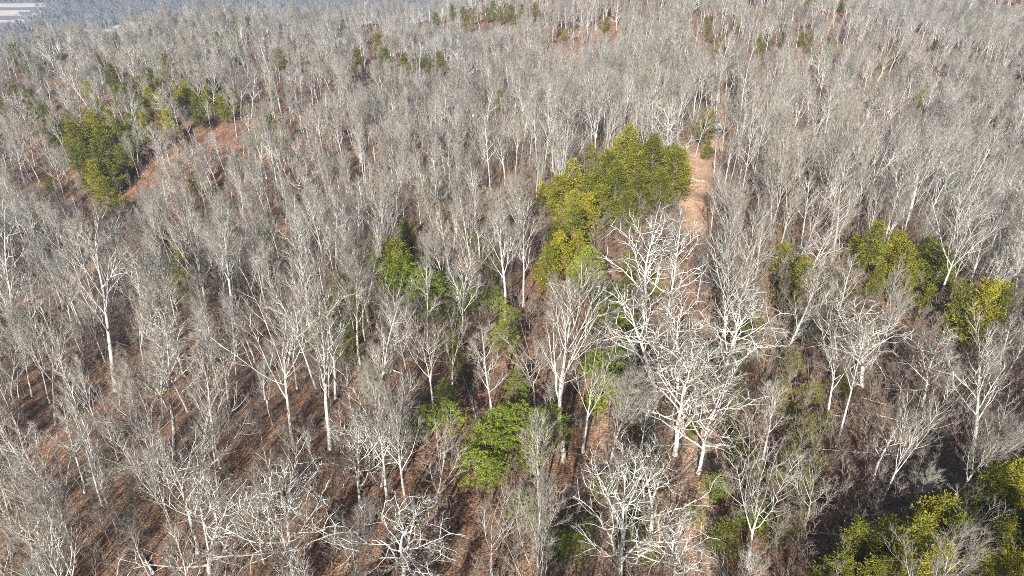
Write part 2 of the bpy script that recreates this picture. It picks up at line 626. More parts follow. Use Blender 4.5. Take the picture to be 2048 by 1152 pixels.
xs = axis([(-9000, 700), (-2600, 90), (-700, 16), (-260, 4), (-110, 2), (140, 4), (260, 12), (700, 60), (2000, 500), (9000, 1)])
ys = axis([(-500, 30), (-60, 5), (40, 2), (260, 5), (420, 12), (1100, 30), (2200, 60), (4400, 500), (9000, 1)])
X, Y = np.meshgrid(xs, ys)
Z = terrain(X, Y)
nx, ny = len(xs), len(ys)
gv = np.stack([X, Y, Z], -1).reshape(-1, 3)
idx = np.arange(nx * ny).reshape(ny, nx)
gf = np.stack([idx[:-1, :-1], idx[:-1, 1:], idx[1:, 1:], idx[1:, :-1]], -1).reshape(-1, 4)
gm = new_mesh('ground', gv.tolist(), gf.tolist(), [M_ground])
OPEN = []
for px, py, r in [(1390, 325, 7), (1385, 365, 6), (1382, 400, 6), (1395, 440, 5), (1440, 285, 8), (1240, 560, 4.5), (1235, 610, 4.5), (1325, 535, 4), (1330, 590, 4), (1320, 650, 4),
                  (1372, 690, 5), (1375, 735, 4.5), (1228, 690, 3.5), (1400, 640, 3.5), (1378, 860, 3.5), (1385, 920, 3.5), (1372, 800, 3), (1180, 850, 2.2), (1210, 830, 2), (1385, 1010, 3.5), (1375, 1080, 4),
                  (1390, 1140, 4), (1095, 970, 2.5), (1010, 660, 3), (930, 540, 3.5), (1340, 1100, 3), (1260, 1010, 2.5), (1230, 910, 3), (1185, 1110, 3), (60, 600, 5), (150, 560, 5), (560, 480, 4)]:
    g_ = ground_at(px, py)
    OPEN.append((g_.x, g_.y, r))


def openness(x, y):
    v = np.zeros(np.shape(x))
    for a, b, r in OPEN:
        v = np.maximum(v, np.clip(1.45 - np.sqrt((x - a) ** 2 + ((y - b) / (1.5 if b < 150 else 2.2)) ** 2) / r, 0, 1))
    return v


pa = gm.attributes.new('path', 'FLOAT', 'POINT')
strip = np.clip(1.2 - np.abs(gv[:, 0] - ridge_x(gv[:, 1]) - 1.0) / 7, 0, 0.40) * (gv[:, 1] < 300)
pv = np.maximum(strip, openness(gv[:, 0], gv[:, 1]))
pa.data.foreach_set('value', pv.astype(np.float32))
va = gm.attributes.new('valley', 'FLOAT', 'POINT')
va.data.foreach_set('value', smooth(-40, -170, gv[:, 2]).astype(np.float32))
ground = new_obj('ground', gm, kind='structure')

# ---------------------------------------------------------------- placing trees
rng = random.Random(5)
guard = []                      # px, half width, top py, bottom py, depth, strength
used = []                       # (x, y, radius) of placed trees
SHOW = {'bare_tree': 300, 'sapling': 290, 'cedar_tree': 290, 'pine_tree': 250}


def tag(o, label, cat, group=None):
    o['label'] = label
    o['category'] = cat
    if group:
        o['group'] = group


AUTO = []


def auto(o, form, x, y, z):
    px, py, f = to_px(x, y, z)
    AUTO.append((o, form, px, py))


def place(name, key, loc, rot, scl, label, cat, group=None, limbs=False):
    t = bpy.data.objects.new(name, None)
    C.objects.link(t)
    t.empty_display_size = 0.5
    t.location = loc
    t.rotation_euler = rot
    t.scale = scl
    tag(t, label, cat, group)
    d = proto[key]
    new_obj('trunk', d['trunk'], t)
    if limbs and 'limbs' in d:
        for m in d['limbs']:
            new_obj('limb', m, t)
    else:
        new_obj('crown', d['crown'], t)
    return t


def landmark(name, key, bx, by, tx, ty, spread, label, cat, limbs=True, spin=None):
    b = ground_at(bx, by)
    r = ray(tx, ty)
    top = Vector((0, 0, CAMZ)) + r * (b.y / r.y)
    h = max(2.0, top.z - b.z)
    tilt = max(-R(22), min(R(22), math.atan2(top.x - b.x, h)))
    L = h / math.cos(tilt)
    s = L / (proto[key]['H'] * 1.02)
    m = Matrix.Rotation(tilt, 3, 'Y') @ Matrix.Rotation(rng.uniform(0, 6.28) if spin is None else spin, 3, 'Z')
    used.append((b.x, b.y, 2.4 if cat == 'tree' else 1.2))
    f = to_px(b.x, b.y, b.z)[2]
    guard.append(((bx + 2 * tx) / 3, abs(by - ty) * 0.20, ty, ty + (by - ty) * 0.8, f, 0.4))
    return place(name, key, b, m.to_euler(), (s * spread, s * spread, s), label, cat, None, limbs)


# the trees that stand out: base pixel, top pixel
BARE = [
    ('fan0', 1010, 640, 1000, 392, 1.1, 'tall white trunk with a wide fan of limbs left of the bright cedars'),
    ('fan1', 1047, 612, 1050, 398, 1.0, 'tall white tree with fanned crown, close right of its white-trunked twin'),
    ('fan2', 1128, 925, 1115, 545, 1.15, 'tall fan-crowned tree with dense grey twigs between the green pines, lower middle'),
    ('fork1', 1165, 905, 1165, 650, 0.9, 'slimmer grey tree right beside the dense fan-crowned tree'),
    ('fork0', 1072, 830, 1045, 610, 1.0, 'forked grey tree left of the dense fan-crowned tree'),
    ('fan3', 1078, 1030, 1078, 818, 1.0, 'thin white tree standing in front of the dark green pines at the bottom'),
    ('fork2', 1435, 725, 1475, 440, 1.15, 'big right-leaning grey tree with dense twigs beside the path'),
    ('straight0', 1462, 735, 1520, 505, 1.1, 'second right-leaning tree close beside the big one by the path'),
    ('fork3', 1868, 640, 1950, 388, 1.1, 'tall white forked tree leaning right above the right-hand cedars'),
    ('straight1', 1391, 312, 1412, 212, 1.0, 'lone white trunk at the upper end of the open path'),
    ('straight2', 1428, 345, 1432, 262, 1.3, 'white tree with reddish brush at its foot by the path end'),
    ('fork1', 1478, 385, 1492, 262, 1.2, 'white tree with spreading top right of the path end'),
    ('fan4', 1938, 935, 2000, 640, 1.2, 'tall grey tree with dense crown leaning right near the right edge'),
    ('fan5', 2030, 640, 2035, 420, 1.0, 'white tree cut by the right edge above the dark cedar'),
    ('fork2', 1495, 1148, 1545, 890, 1.25, 'broad many-limbed grey tree at the bottom, left of the yellow-green cedars'),
    ('fork0', 1612, 1050, 1650, 880, 1.1, 'grey tree leaning right over the top of the yellow-green cedars'),
    ('straight3', 1745, 960, 1810, 800, 1.3, 'leaning tree with pale twiggy crown above the yellow-green cedars'),
    ('fork3', 1912, 1120, 1950, 1000, 1.2, 'small bare tree standing inside the yellow-green cedar stand'),
    ('fan0', 1520, 940, 1545, 740, 1.1, 'upright grey tree right of the path with dark shade behind'),
    ('straight1', 1660, 700, 1715, 520, 1.2, 'thin leaning tree left of the right-hand cedar group'),
    ('straight0', 48, 735, -5, 400, 0.8, 'thick pale trunk with few limbs at the left edge'),
    ('fork1', 112, 850, 70, 590, 0.9, 'thick grey forked trunk beside the pale one at the left edge'),
    ('fork0', 70, 1145, 25, 860, 1.0, 'large forked tree at the lower left corner'),
    ('straight2', 22, 1050, -15, 880, 0.8, 'straight pale trunk at the left edge above the corner'),
    ('fan1', 232, 780, 175, 395, 1.0, 'fan-crowned grey tree on the left slope below the left cedar group'),
    ('fan2', 418, 640, 385, 420, 1.1, 'fan-crowned tree above the bare brown patch on the left slope'),
    ('fan3', 468, 640, 445, 400, 1.1, 'white-trunked fan tree beside the small green pine on the left slope'),
    ('straight3', 345, 700, 320, 500, 1.0, 'narrow tree with curved limb on the left slope'),
    ('straight0', 285, 690, 262, 490, 1.3, 'purplish twiggy tree on the left slope'),
    ('fork3', 590, 900, 535, 590, 1.1, 'long bare white trunk leaning left with high crown, left of centre'),
    ('straight1', 350, 910, 325, 660, 1.3, 'wide grey-crowned tree below the small green pine on the left slope'),
    ('fork2', 460, 820, 440, 650, 1.3, 'low spreading tree with tangled limbs, lower left'),
    ('straight2', 205, 1010, 165, 800, 0.9, 'straight trunk on the dark leaf slope, lower left'),
    ('straight3', 170, 985, 150, 780, 0.9, 'thin trunk next to the straight trunk on the dark leaf slope'),
    ('fork0', 330, 960, 305, 745, 1.0, 'forked tree on the dark leaf slope with long shadow'),
    ('fan5', 395, 1110, 390, 880, 1.3, 'low round-crowned tree near the bottom, left'),
    ('fan4', 660, 900, 620, 560, 1.1, 'tall twiggy tree left of the central thicket'),
    ('fan1', 625, 640, 585, 430, 1.1, 'grey fan tree above the central thicket'),
    ('fan0', 700, 600, 690, 430, 1.3, 'wide pale-crowned tree in the middle left'),
    ('fork1', 790, 700, 780, 540, 1.1, 'forked tree in front of the dark green pines, middle'),
    ('fork2', 870, 830, 840, 620, 1.1, 'fan of white limbs just left of the middle'),
    ('fork3', 775, 1010, 740, 760, 1.0, 'white tree with many upright limbs left of the bottom pines'),
    ('straight0', 985, 860, 975, 640, 1.1, 'thin white trunk above the bottom pines'),
    ('fan5', 925, 700, 905, 500, 1.1, 'slender white tree between centre pines'),
    ('fork1', 870, 1060, 885, 840, 1.0, 'crooked forked white tree left of the bottom pines'),
    ('fork0', 985, 1150, 960, 990, 1.3, 'bluish grey tree at the bottom edge, middle'),
    ('fan3', 560, 400, 520, 230, 1.0, 'pale tree in the upper left, right of the left cedars'),
    ('fan2', 130, 400, 90, 290, 1.5, 'round white-crowned tree at the left of the left cedars'),
    ('fan4', 70, 330, 50, 245, 1.5, 'round pale crown above the white-crowned tree, far left'),
    ('fork3', 175, 215, 110, 120, 1.5, 'white fan of limbs leaning left near the top left corner'),
    ('fork2', 590, 165, 595, 90, 1.4, 'white fan-limbed tree right of the small round cedar, upper left'),
    ('fork1', 770, 360, 740, 300, 1.8, 'white bowl-shaped tree in the upper middle left'),
    ('fork0', 845, 400, 835, 315, 1.4, 'white-limbed tree right of the bowl-shaped tree'),
    ('fan0', 1010, 370, 990, 250, 1.3, 'dense grey vase-shaped tree in the upper middle'),
    ('fork2', 1790, 290, 1810, 228, 1.8, 'white tree leaning right on the upper right slope'),
    ('fork3', 1640, 250, 1660, 190, 1.6, 'white twisting tree on the upper right slope'),
    ('straight3', 1005, 240, 1003, 182, 0.8, 'thin white trunk in front of the lone dark cedar, top middle'),
    ('fork1', 1960, 360, 1990, 300, 1.4, 'pale spreading tree at the upper right edge'),
]
OAKS = [
    ('oak0', 1292, 665, 1290, 405, 1.05, 'white gnarled oak with twisting limbs in front of the bright cedars'),
    ('oak1', 1330, 650, 1370, 425, 0.8, 'slim leaning white oak beside the gnarled one above the path'),
    ('oak2', 1312, 815, 1300, 555, 1.15, 'large white oak with arching limbs in the middle of the path strip'),
    ('oak3', 1350, 830, 1400, 580, 0.9, 'white oak leaning right over the orange leaf path'),
    ('oak4', 1350, 910, 1335, 680, 1.3, 'widest tangled white oak on the path, lower middle'),
    ('oak1', 1396, 945, 1440, 720, 1.0, 'white oak with long limbs reaching right over the dark shade'),
    ('oak0', 1300, 1085, 1305, 868, 1.0, 'white oak with bushy top just below the tangled oaks'),
    ('oak3', 1240, 1190, 1225, 905, 0.9, 'white oak at the bottom edge with curled limbs'),
    ('oak2', 1345, 1180, 1360, 990, 1.0, 'low white oak on the path at the bottom edge'),
    ('oak2', 800, 1180, 830, 960, 1.25, 'pale oak with wide crooked limbs at the bottom, left of middle'),
    ('oak3', 588, 1150, 580, 900, 1.15, 'crooked pale oak near the bottom on the left slope'),
    ('oak0', 420, 1175, 430, 960, 1.3, 'low spreading oak at the bottom left'),
    ('oak4', 720, 1020, 700, 830, 0.9, 'crooked pale oak on the brown slope left of middle'),
    ('oak1', 1620, 575, 1640, 455, 1.5, 'low white oak with limbs swept right, beside the right-hand cedars'),
    ('oak3', 1725, 770, 1760, 595, 1.3, 'white oak with twisting limbs below the right-hand cedars'),
    ('oak0', 1845, 815, 1875, 655, 1.2, 'white oak in front of the tall dark cedar, right'),
    ('oak4', 1150, 470, 1160, 385, 1.0, 'small white oak among the bright cedars'),
    ('oak2', 1590, 330, 1600, 260, 1.5, 'pale oak high on the right slope'),
    ('oak1', 1735, 250, 1745, 180, 1.5, 'white oak with tangled top on the far right slope'),
]
for k, bx, by, tx, ty, sp, lab in BARE:
    landmark('bare_tree', k, bx, by, tx, ty, sp, lab, 'tree')
for k, bx, by, tx, ty, sp, lab in OAKS:
    landmark('oak_tree', k, bx, by, tx, ty, sp, lab, 'tree')

# evergreen crowns: centre-bottom pixel, height in pixels, spread
CED = []
G1 = 'yellow-green cedars in the bright stand beside the path'
for a in [(1240, 372, 90, 1.0), (1300, 398, 82, 1.0), (1343, 408, 76, 1.1), (1205, 400, 66, 1.2), (1262, 400, 70, 1.1), (1318, 428, 60, 1.1), (1140, 428, 72, 1.0),
          (1112, 448, 66, 1.1), (1170, 438, 60, 1.1), (1225, 436, 66, 1.1), (1276, 436, 60, 1.1), (1356, 380, 54, 1.0), (1140, 478, 64, 1.0), (1172, 488, 68, 1.1),
          (1140, 524, 80, 1.0), (1120, 562, 70, 1.0), (1094, 590, 72, 1.0), (1200, 460, 60, 1.2), (1248, 470, 60, 1.1), (1180, 350, 40, 1.0), (1302, 345, 45, 1.0),
          (1150, 545, 60, 1.0), (1112, 520, 54, 1.0), (1330, 370, 52, 1.0), (1285, 370, 56, 1.0), (1220, 410, 60, 1.0), (1090, 425, 42, 1.0)]:
    CED.append(('cedar', a, 'yellow-green cedar in the bright cedar stand left of the open path', G1))
G2 = 'olive cedars in the upper left stand'
for a in [(190, 215, 52, 1.0), (243, 230, 60, 1.0), (290, 205, 52, 1.0), (312, 235, 62, 1.0), (382, 240, 80, 1.0), (396, 205, 50, 1.0), (440, 205, 46, 1.1), (468, 225, 52, 1.0),
          (125, 290, 46, 1.0), (160, 320, 60, 1.0), (200, 300, 62, 1.1), (182, 350, 62, 1.0), (222, 340, 66, 1.0), (250, 310, 56, 1.0), (270, 280, 52, 1.0), (205, 400, 62, 1.0),
          (226, 440, 70, 1.0), (190, 270, 54, 1.0), (240, 270, 54, 1.0), (300, 275, 50, 1.0), (270, 330, 52, 1.0), (205, 370, 60, 1.0), (420, 225, 50, 1.0), (345, 260, 40, 1.0), (150, 265, 44, 1.0), (265, 215, 50, 1), (285, 240, 50, 1), (215, 250, 50, 1), (325, 200, 44, 1), (340, 225, 44, 1), (175, 300, 50, 1), (145, 300, 46, 1), (235, 385, 50, 1), (185, 390, 50, 1), (255, 355, 50, 1), (160, 350, 44, 1), (365, 215, 44, 1), (405, 235, 44, 1), (455, 230, 40, 1)]:
    CED.append(('cedar', a, 'olive green cedar in the broad cedar patch at the upper left', G2))
G3 = 'cedars in the group right of the low oak'
for a in [(1722, 560, 92, 1.0), (1762, 575, 90, 1.0), (1790, 590, 88, 1.0), (1826, 575, 82, 1.0), (1860, 605, 92, 1.0), (1740, 600, 60, 1.0), (1845, 640, 60, 1.0), (1700, 530, 50, 1.0), (1876, 560, 50, 1.0), (1800, 620, 56, 1)]:
    CED.append(('cedar', a, 'yellow-green cedar in the group in the middle right', G3))
G5 = 'yellow-green cedars in the stand at the lower right corner'
for a in [(1690, 1150, 100, 1.1), (1745, 1165, 110, 1.1), (1655, 1200, 90, 1.2), (1800, 1170, 120, 1.1), (1850, 1120, 110, 1.1), (1880, 1160, 110, 1.1), (1835, 1215, 120, 1.1), (1920, 1220, 110, 1.1),
          (1945, 1070, 120, 1.0), (1990, 1060, 115, 1.1), (2040, 1035, 120, 1.1), (2010, 1130, 110, 1.1), (1965, 1150, 100, 1.1), (2045, 1190, 120, 1.1), (1985, 1230, 110, 1.1), (1770, 1240, 110, 1.2),
          (1900, 1080, 80, 1.0), (1715, 1230, 110, 1.1), (2048, 1110, 100, 1), (1815, 1100, 70, 1.0)]:
    CED.append(('cedar', a, 'yellow-green cedar in the dense stand at the lower right corner', G5))
for a, lab in [((1935, 720, 165, 0.95), 'tall pointed dark cedar with orange-tinged edge at the right'),
               ((1900, 700, 110, 1.0), 'cedar on the left flank of the tall pointed dark cedar'),
               ((1960, 700, 110, 1.0), 'cedar on the right flank of the tall pointed dark cedar'),
               ((568, 145, 48, 1.2), 'small round dark cedar alone in the upper left'),
               ((1000, 225, 46, 1.2), 'lone dark cedar in the top middle behind a white trunk'),
               ((1404, 262, 45, 1.2), 'brownish green cedar behind the lone white trunk at the path end'),
               ((205, 112, 52, 1.0), 'pointed cedar on the skyline at the upper left'),
               ((545, 262, 30, 1.2), 'bright yellow-green small cedar right of the upper left stand'),
               ((1412, 320, 30, 1.2), 'small bushy cedar at the head of the open path'),
               ((372, 545, 40, 1.3), 'small bright green cedar on the brown left slope'),
               ((812, 500, 50, 1.0), 'small yellow-green cedar in the middle of the bare trees'),
               ((1210, 65, 32, 1.2), 'small cedar near the top edge, right of middle'),
               ((1130, 105, 48, 1.2), 'dark cedar near the top edge above the bright stand')]:
    CED.append(('cedar', a, lab, None))
G6 = 'dark cedars scattered along the top of the ridge'
for a in [(850, 42, 26, 1.2), (872, 50, 24, 1.2), (905, 32, 22, 1.2), (925, 36, 22, 1.2), (950, 38, 24, 1.2), (975, 44, 28, 1.2), (1000, 46, 32, 1.2), (1022, 40, 30, 1.2), (1045, 35, 26, 1.2), (1070, 28, 22, 1.2),
          (935, 52, 22, 1.2), (1010, 25, 20, 1), (985, 22, 20, 1), (745, 78, 30, 1.2), (760, 90, 22, 1.2), (715, 130, 30, 1.2), (810, 130, 22, 1.2), (880, 130, 26, 1.2), (855, 140, 24, 1.1), (770, 120, 22, 1.2), (690, 60, 20, 1)]:
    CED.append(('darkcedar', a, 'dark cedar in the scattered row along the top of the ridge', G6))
G7 = 'small cedars in a line on the upper right slope'
for a in [(1410, 60, 26, 1.2), (1440, 100, 24, 1.2), (1470, 62, 28, 1.2), (1416, 72, 22, 1.1), (1512, 96, 22, 1.2), (1530, 90, 22, 1.2), (1560, 86, 22, 1.2), (1600, 88, 24, 1.2), (1615, 96, 24, 1.2), (1632, 104, 28, 1.2),
          (1652, 116, 32, 1.2), (1664, 112, 28, 1.2), (1520, 112, 26, 1.2), (1545, 20, 22, 1.2), (1612, 14, 18, 1.2), (1680, 18, 18, 1.2), (1440, 88, 20, 1), (1768, 140, 36, 1.0), (1835, 200, 26, 1), (1866, 100, 22, 1)]:
    CED.append(('cedar', a, 'small cedar in the broken line across the upper right slope', G7))
G8 = 'dark cedars in the upper left corner woods'
for a in [(20, 100, 48, 1.1), (60, 95, 34, 1.1), (90, 118, 44, 1.1), (130, 105, 40, 1.1), (45, 125, 40, 1.2), (208, 160, 52, 1.0), (230, 175, 46, 1.0), (70, 150, 44, 1.2), (310, 175, 36, 1), (455, 100, 28, 1), (440, 90, 24, 1),
          (500, 60, 24, 1.2), (480, 55, 22, 1.2), (590, 60, 26, 1), (490, 115, 30, 1), (160, 80, 20, 1), (240, 90, 24, 1), (340, 140, 30, 1), (30, 200, 40, 1.2), (75, 215, 36, 1.2), (110, 245, 36, 1), (20, 235, 30, 1)]:
    CED.append(('darkcedar', a, 'dark cedar among bare crowns in the upper left corner', G8))
G9 = 'dark small evergreens under the bare trees of the middle'
for a in [(380, 620, 60, 1.4), (355, 600, 50, 1.4), (395, 580, 40, 1.3), (545, 515, 48, 1.3), (535, 495, 30, 1.2), (340, 500, 40, 1.2), (110, 390, 30, 1.3), (400, 400, 44, 1.2), (575, 325, 34, 1.3), (690, 620, 56, 1.3),
          (675, 680, 50, 1.3), (715, 660, 50, 1.3), (650, 640, 40, 1.3), (700, 700, 44, 1.3), (770, 560, 70, 1.3), (795, 580, 80, 1.3), (1555, 560, 56, 1.4), (1570, 620, 50, 1.4), (1600, 590, 60, 1.3), (1650, 610, 60, 1.3),
          (1630, 570, 40, 1.2), (1270, 600, 60, 1.2), (1300, 610, 50, 1.3), (2035, 660, 60, 1.2), (1230, 455, 40, 1.2), (1250, 560, 40, 1.2), (960, 520, 44, 1.3), (985, 560, 50, 1.3), (940, 490, 36, 1.3),
          (1490, 1000, 60, 1.4), (1440, 1110, 70, 1.5), (1600, 900, 70, 1.3), (1580, 870, 50, 1.3), (1625, 950, 50, 1.3), (1450, 870, 50, 1.2), (1300, 960, 50, 1.3), (1410, 800, 40, 1.3), (1380, 880, 40, 1.3), (430, 190, 30, 1.2),
          (1580, 760, 50, 1.3), (1465, 930, 60, 1.5), (1505, 1060, 70, 1.5), (1540, 1090, 70, 1.4), (1430, 1000, 50, 1.4), (1600, 1040, 60, 1.4), (1640, 880, 50, 1.4), (1550, 830, 60, 1.3), (1470, 760, 50, 1.3), (1420, 730, 40, 1.3), (1500, 960, 50, 1.4), (1680, 800, 50, 1.3), (1720, 700, 50, 1.3), (1610, 690, 50, 1.4), (1260, 690, 50, 1.4), (1290, 880, 50, 1.4), (1270, 1060, 60, 1.4), (700, 740, 50, 1.3), (640, 690, 40, 1.3), (920, 760, 50, 1.3), (900, 720, 50, 1.3), (1500, 690, 50, 1.3), (1480, 820, 50, 1.3), (1690, 620, 40, 1.3)]:
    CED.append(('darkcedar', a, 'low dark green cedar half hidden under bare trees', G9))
PIN = []
GA = 'green pines in the clump at the lower middle'
for a in [(975, 960, 100, 1.3), (955, 990, 90, 1.3), (1000, 925, 96, 1.3), (1045, 930, 110, 1.2), (1095, 925, 110, 1.1), (1020, 900, 80, 1.3), (985, 1000, 80, 1.3), (1060, 960, 70, 1.2), (1075, 900, 70, 1.2)]:
    PIN.append((a, 'bright green pine in the clump at the lower middle', GA))
GB = 'green pines among the fan trees right of the middle'
for a in [(1200, 800, 80, 1.3), (1215, 850, 90, 1.3), (1185, 780, 70, 1.3), (1225, 790, 80, 1.2), (1190, 850, 50, 1.4), (1195, 640, 70, 1.2), (1215, 690, 80, 1.2), (1178, 600, 70, 1.2), (1150, 620, 60, 1.2), (1015, 740, 80, 1.2),
          (1030, 820, 70, 1.2), (1020, 690, 60, 1.2), (1250, 740, 60, 1.3), (1160, 590, 60, 1.2), (1235, 640, 60, 1.2)]:
    PIN.append((a, 'feathery green pine among the fan-crowned trees right of the middle', GB))
GC = 'dark green pines behind the white trunks left of the middle'
for a in [(820, 640, 100, 1.2), (845, 650, 90, 1.2), (865, 640, 80, 1.2), (800, 600, 80, 1.2), (890, 620, 60, 1.3), (925, 640, 60, 1.3), (990, 635, 50, 1.3), (835, 610, 80, 1.2), (780, 620, 60, 1.2), (870, 670, 60, 1.3), (905, 665, 50, 1.3), (1000, 650, 44, 1.4), (960, 640, 50, 1.2)]:
    PIN.append((a, 'dark green pine behind white trunks left of the middle', GC))
GD = 'low green pines on the lower slope'
for a in [(860, 880, 60, 1.4), (905, 900, 90, 1.2), (835, 890, 50, 1.4), (1050, 1060, 70, 1.4), (1075, 1080, 60, 1.4), (1140, 1140, 80, 1.3), (1110, 1120, 60, 1.4), (1200, 1020, 60, 1.3), (1260, 960, 60, 1.3), (1570, 960, 60, 1.3),
          (1560, 1000, 60, 1.4), (1420, 1010, 60, 1.4), (1250, 1100, 60, 1.3), (900, 830, 60, 1.2), (1490, 1080, 60, 1.3), (1385, 1060, 50, 1.3), (1610, 830, 60, 1.3), (1590, 1000, 60, 1.3), (1165, 1080, 50, 1.3), (1280, 1140, 60, 1.3)]:
    PIN.append((a, 'low green pine under bare trees on the lower slope', GD))


def evergreen(name, kind, n, a, lab, grp):
    cx, cb, hp, sp = a
    if cb < 300 and not (1060 < cx < 1400 and cb > 330):
        # its foot is hidden behind nearer crowns: find where a grown tree's top meets that line of sight
        h = rng.uniform(14, 17.5) if cx < 1100 else rng.uniform(9, 12.5)
        lo, hi = cb - hp, cb + 260
        for _ in range(12):
            md = (lo + hi) / 2
            b = ground_at(cx, md)
            if to_px(b.x, b.y, b.z + h)[1] < cb - hp:
                lo = md
            else:
                hi = md
        f = to_px(b.x, b.y, b.z)[2]
    else:
        b = ground_at(cx, cb)
        px, py, f = to_px(b.x, b.y, b.z)
        h = hp * f / FPX / math.cos(R(PITCH)) * 1.15
    key = '%s%d' % (kind, rng.randrange(n))
    H = proto[key]['H']
    if kind == 'pine':
        h *= 1.05
    if 1060 < cx < 1400 and 340 < cb < 620 or cx > 1640 and cb > 1000:
        h *= 1.15
    h = min(max(h, 2.5), 17.5)
    s = h / H
    used.append((b.x, b.y, 1.3))
    guard.append((cx, hp * 0.45, cb - hp, cb - hp * 0.15, f, {'cedar': 0.96 if cb > 340 else (0.55 if cx < 700 else 0.85), 'darkcedar': 0.35 if cb > 300 else (0.5 if cx < 640 else 0.9), 'pine': 0.25 if 'dark green' in lab else 0.85}[kind]))
    wd = (1.4 if cb < 700 and kind != 'pine' else 1.08) if cb >= 300 else 1.25
    o = place(name, key, b, (rng.uniform(-.05, .05), rng.uniform(-.05, .05), rng.uniform(0, 6.28)), (s * sp * wd, s * sp * wd, s), lab, name.split('_')[0] + ' tree', grp)
    if grp:
        auto(o, {'cedar': 'yellow-green cedar', 'darkcedar': 'dark green cedar', 'pine': 'green pine'}[kind], b.x, b.y, b.z + h * 0.6)


for kind, a, lab, grp in CED:
    evergreen('cedar_tree', kind, 5 if kind == 'cedar' else 3, a, lab, grp)
for a, lab, grp in PIN:
    evergreen('pine_tree', 'pine', 3, a, lab, grp)

# ---- the rest of the wood, on a jittered grid
cells = {}
for (x, y, r) in used:
    cells.setdefault((int(x // 8), int(y // 8)), []).append((x, y, r))


def clear(x, y, r):
    ci, cj = int(x // 8), int(y // 8)
    for i in (-1, 0, 1):
        for j in (-1, 0, 1):
            for (a, b, q) in cells.get((ci + i, cj + j), ()):
                if (a - x) ** 2 + (b - y) ** 2 < (r + q) ** 2:
                    return False
    return True


nrs = np.random.RandomState(3)
cand = []


def grid(x0, x1, y0, y1, s):
    gx, gy = np.meshgrid(np.arange(x0, x1, s), np.arange(y0, y1, s))
    gx = gx.ravel() + nrs.uniform(-.48, .48, gx.size) * s
    gy = gy.ravel() + nrs.uniform(-.48, .48, gy.size) * s
    return gx, gy


def inwedge(x, y, m):
    return np.abs(x) < 0.80 * np.maximum(y, 0) + m


def valley_t(x, y):
    return (x + 271) * -0.72 + (y - 512) * 0.69


for px, py, w_, s_ in [(1340, 600, 22, .9), (1372, 700, 26, .9), (1378, 770, 18, .8), (1380, 860, 22, .9), (1385, 930, 22, .9), (1372, 1040, 24, .9), (1378, 1110, 24, .85), (1395, 440, 20, .85), (1385, 380, 24, .95),
                     (1235, 600, 18, .85), (1228, 690, 16, .8), (1435, 290, 22, .8), (1185, 850, 12, .7), (60, 600, 50, .6), (150, 560, 50, .6), (100, 880, 60, .5), (200, 950, 60, .5), (60, 1000, 60, .5), (300, 900, 60, .4),
                     (480, 850, 50, .6), (430, 600, 40, .6), (560, 480, 30, .6), (680, 1000, 40, .5), (520, 800, 40, .5), (950, 1020, 30, .6), (1500, 900, 30, .5)]:
    g_ = ground_at(px, py)
    guard.append((px, w_, py - 24, py + 24, to_px(g_.x, g_.y, g_.z)[2], s_))
G = np.array(guard)
fill = []                                   # key, x, y, z, h, spread, rx, ry, rz
for (a, b, c, d, s) in [(-420, 420, -60, 260, 6.3), (-760, 760, 260, 620, 7.8), (-900, 1100, 620, 1500, 10.0)]:
    gx, gy = grid(a, b, c, d, s)
    ok = inwedge(gx, gy, 55) & (valley_t(gx, gy) < 260)
    gx, gy = gx[ok], gy[ok]
    gz = terrain(gx, gy)
    dd = gx - ridge_x(gy)
    for x, y, z, e in zip(gx, gy, gz, dd):
        if abs(e - 1) < 2.0 and 30 < y < 255:
            continue
        if y < 260 and openness(x, y) > 0.55:
            continue
        if -140 < e < -18 and 40 < y < 130 and rng.random() < 0.24:
            continue
        if not clear(x, y, 1.0):
            continue
        u = rng.random()
        if rng.random() < (0.25 if y < 200 else 0.42):
            k = 'mist%d' % rng.randrange(4)
        elif u < 0.42:
            k = 'fan%d' % rng.randrange(6)
        elif u < 0.74:
            k = 'straight%d' % rng.randrange(4)
        elif u < 0.96:
            k = 'fork%d' % rng.randrange(4)
        else:
            k = 'oak%d' % rng.randrange(5)
        h = rng.gauss(21, 3) if rng.random() < 0.68 else rng.uniform(8, 15)
        h = max(8, min(27, h))
        if k[0] == 'o' and y < 150:
            h *= 0.8
        sp = rng.uniform(0.7, 1.15)
        if y > 260:
            sp *= 1.2
        lean = R(9) if e > 20 else R(1)
        if y < 900 and y > 15:
            bx_, by_, f_ = to_px(x, y, z)
            tx_, ty_, f2_ = to_px(x, y, z + h)
            cw = 0.16 * h * FPX / f_ * sp
            hide = (G[:, 4] > f_ + 1) & (np.abs(G[:, 0] - tx_) < G[:, 1] + cw) & (G[:, 2] < ty_ + (by_ - ty_) * 0.6) & (G[:, 3] > ty_)
            if hide.any() and rng.random() < G[hide, 5].max():
                continue
        fill.append((k, x, y, z, h, sp, rng.gauss(0, R(4.5)), rng.gauss(lean * 0.6, R(4.5)), rng.uniform(0, 6.28)))

FORM = {'mis': 'fine-twigged bare tree', 'fan': 'bare tree with fanned crown', 'str': 'slender straight bare tree', 'for': 'bare many-stemmed tree', 'oak': 'crooked-limbed pale tree'}
GROUP = {'mis': 'fine-twigged bare trees of the woods', 'fan': 'bare fan-crowned trees of the woods', 'str': 'slender straight bare trees of the woods', 'for': 'bare many-stemmed trees of the woods', 'oak': 'crooked-limbed pale trees of the woods'}


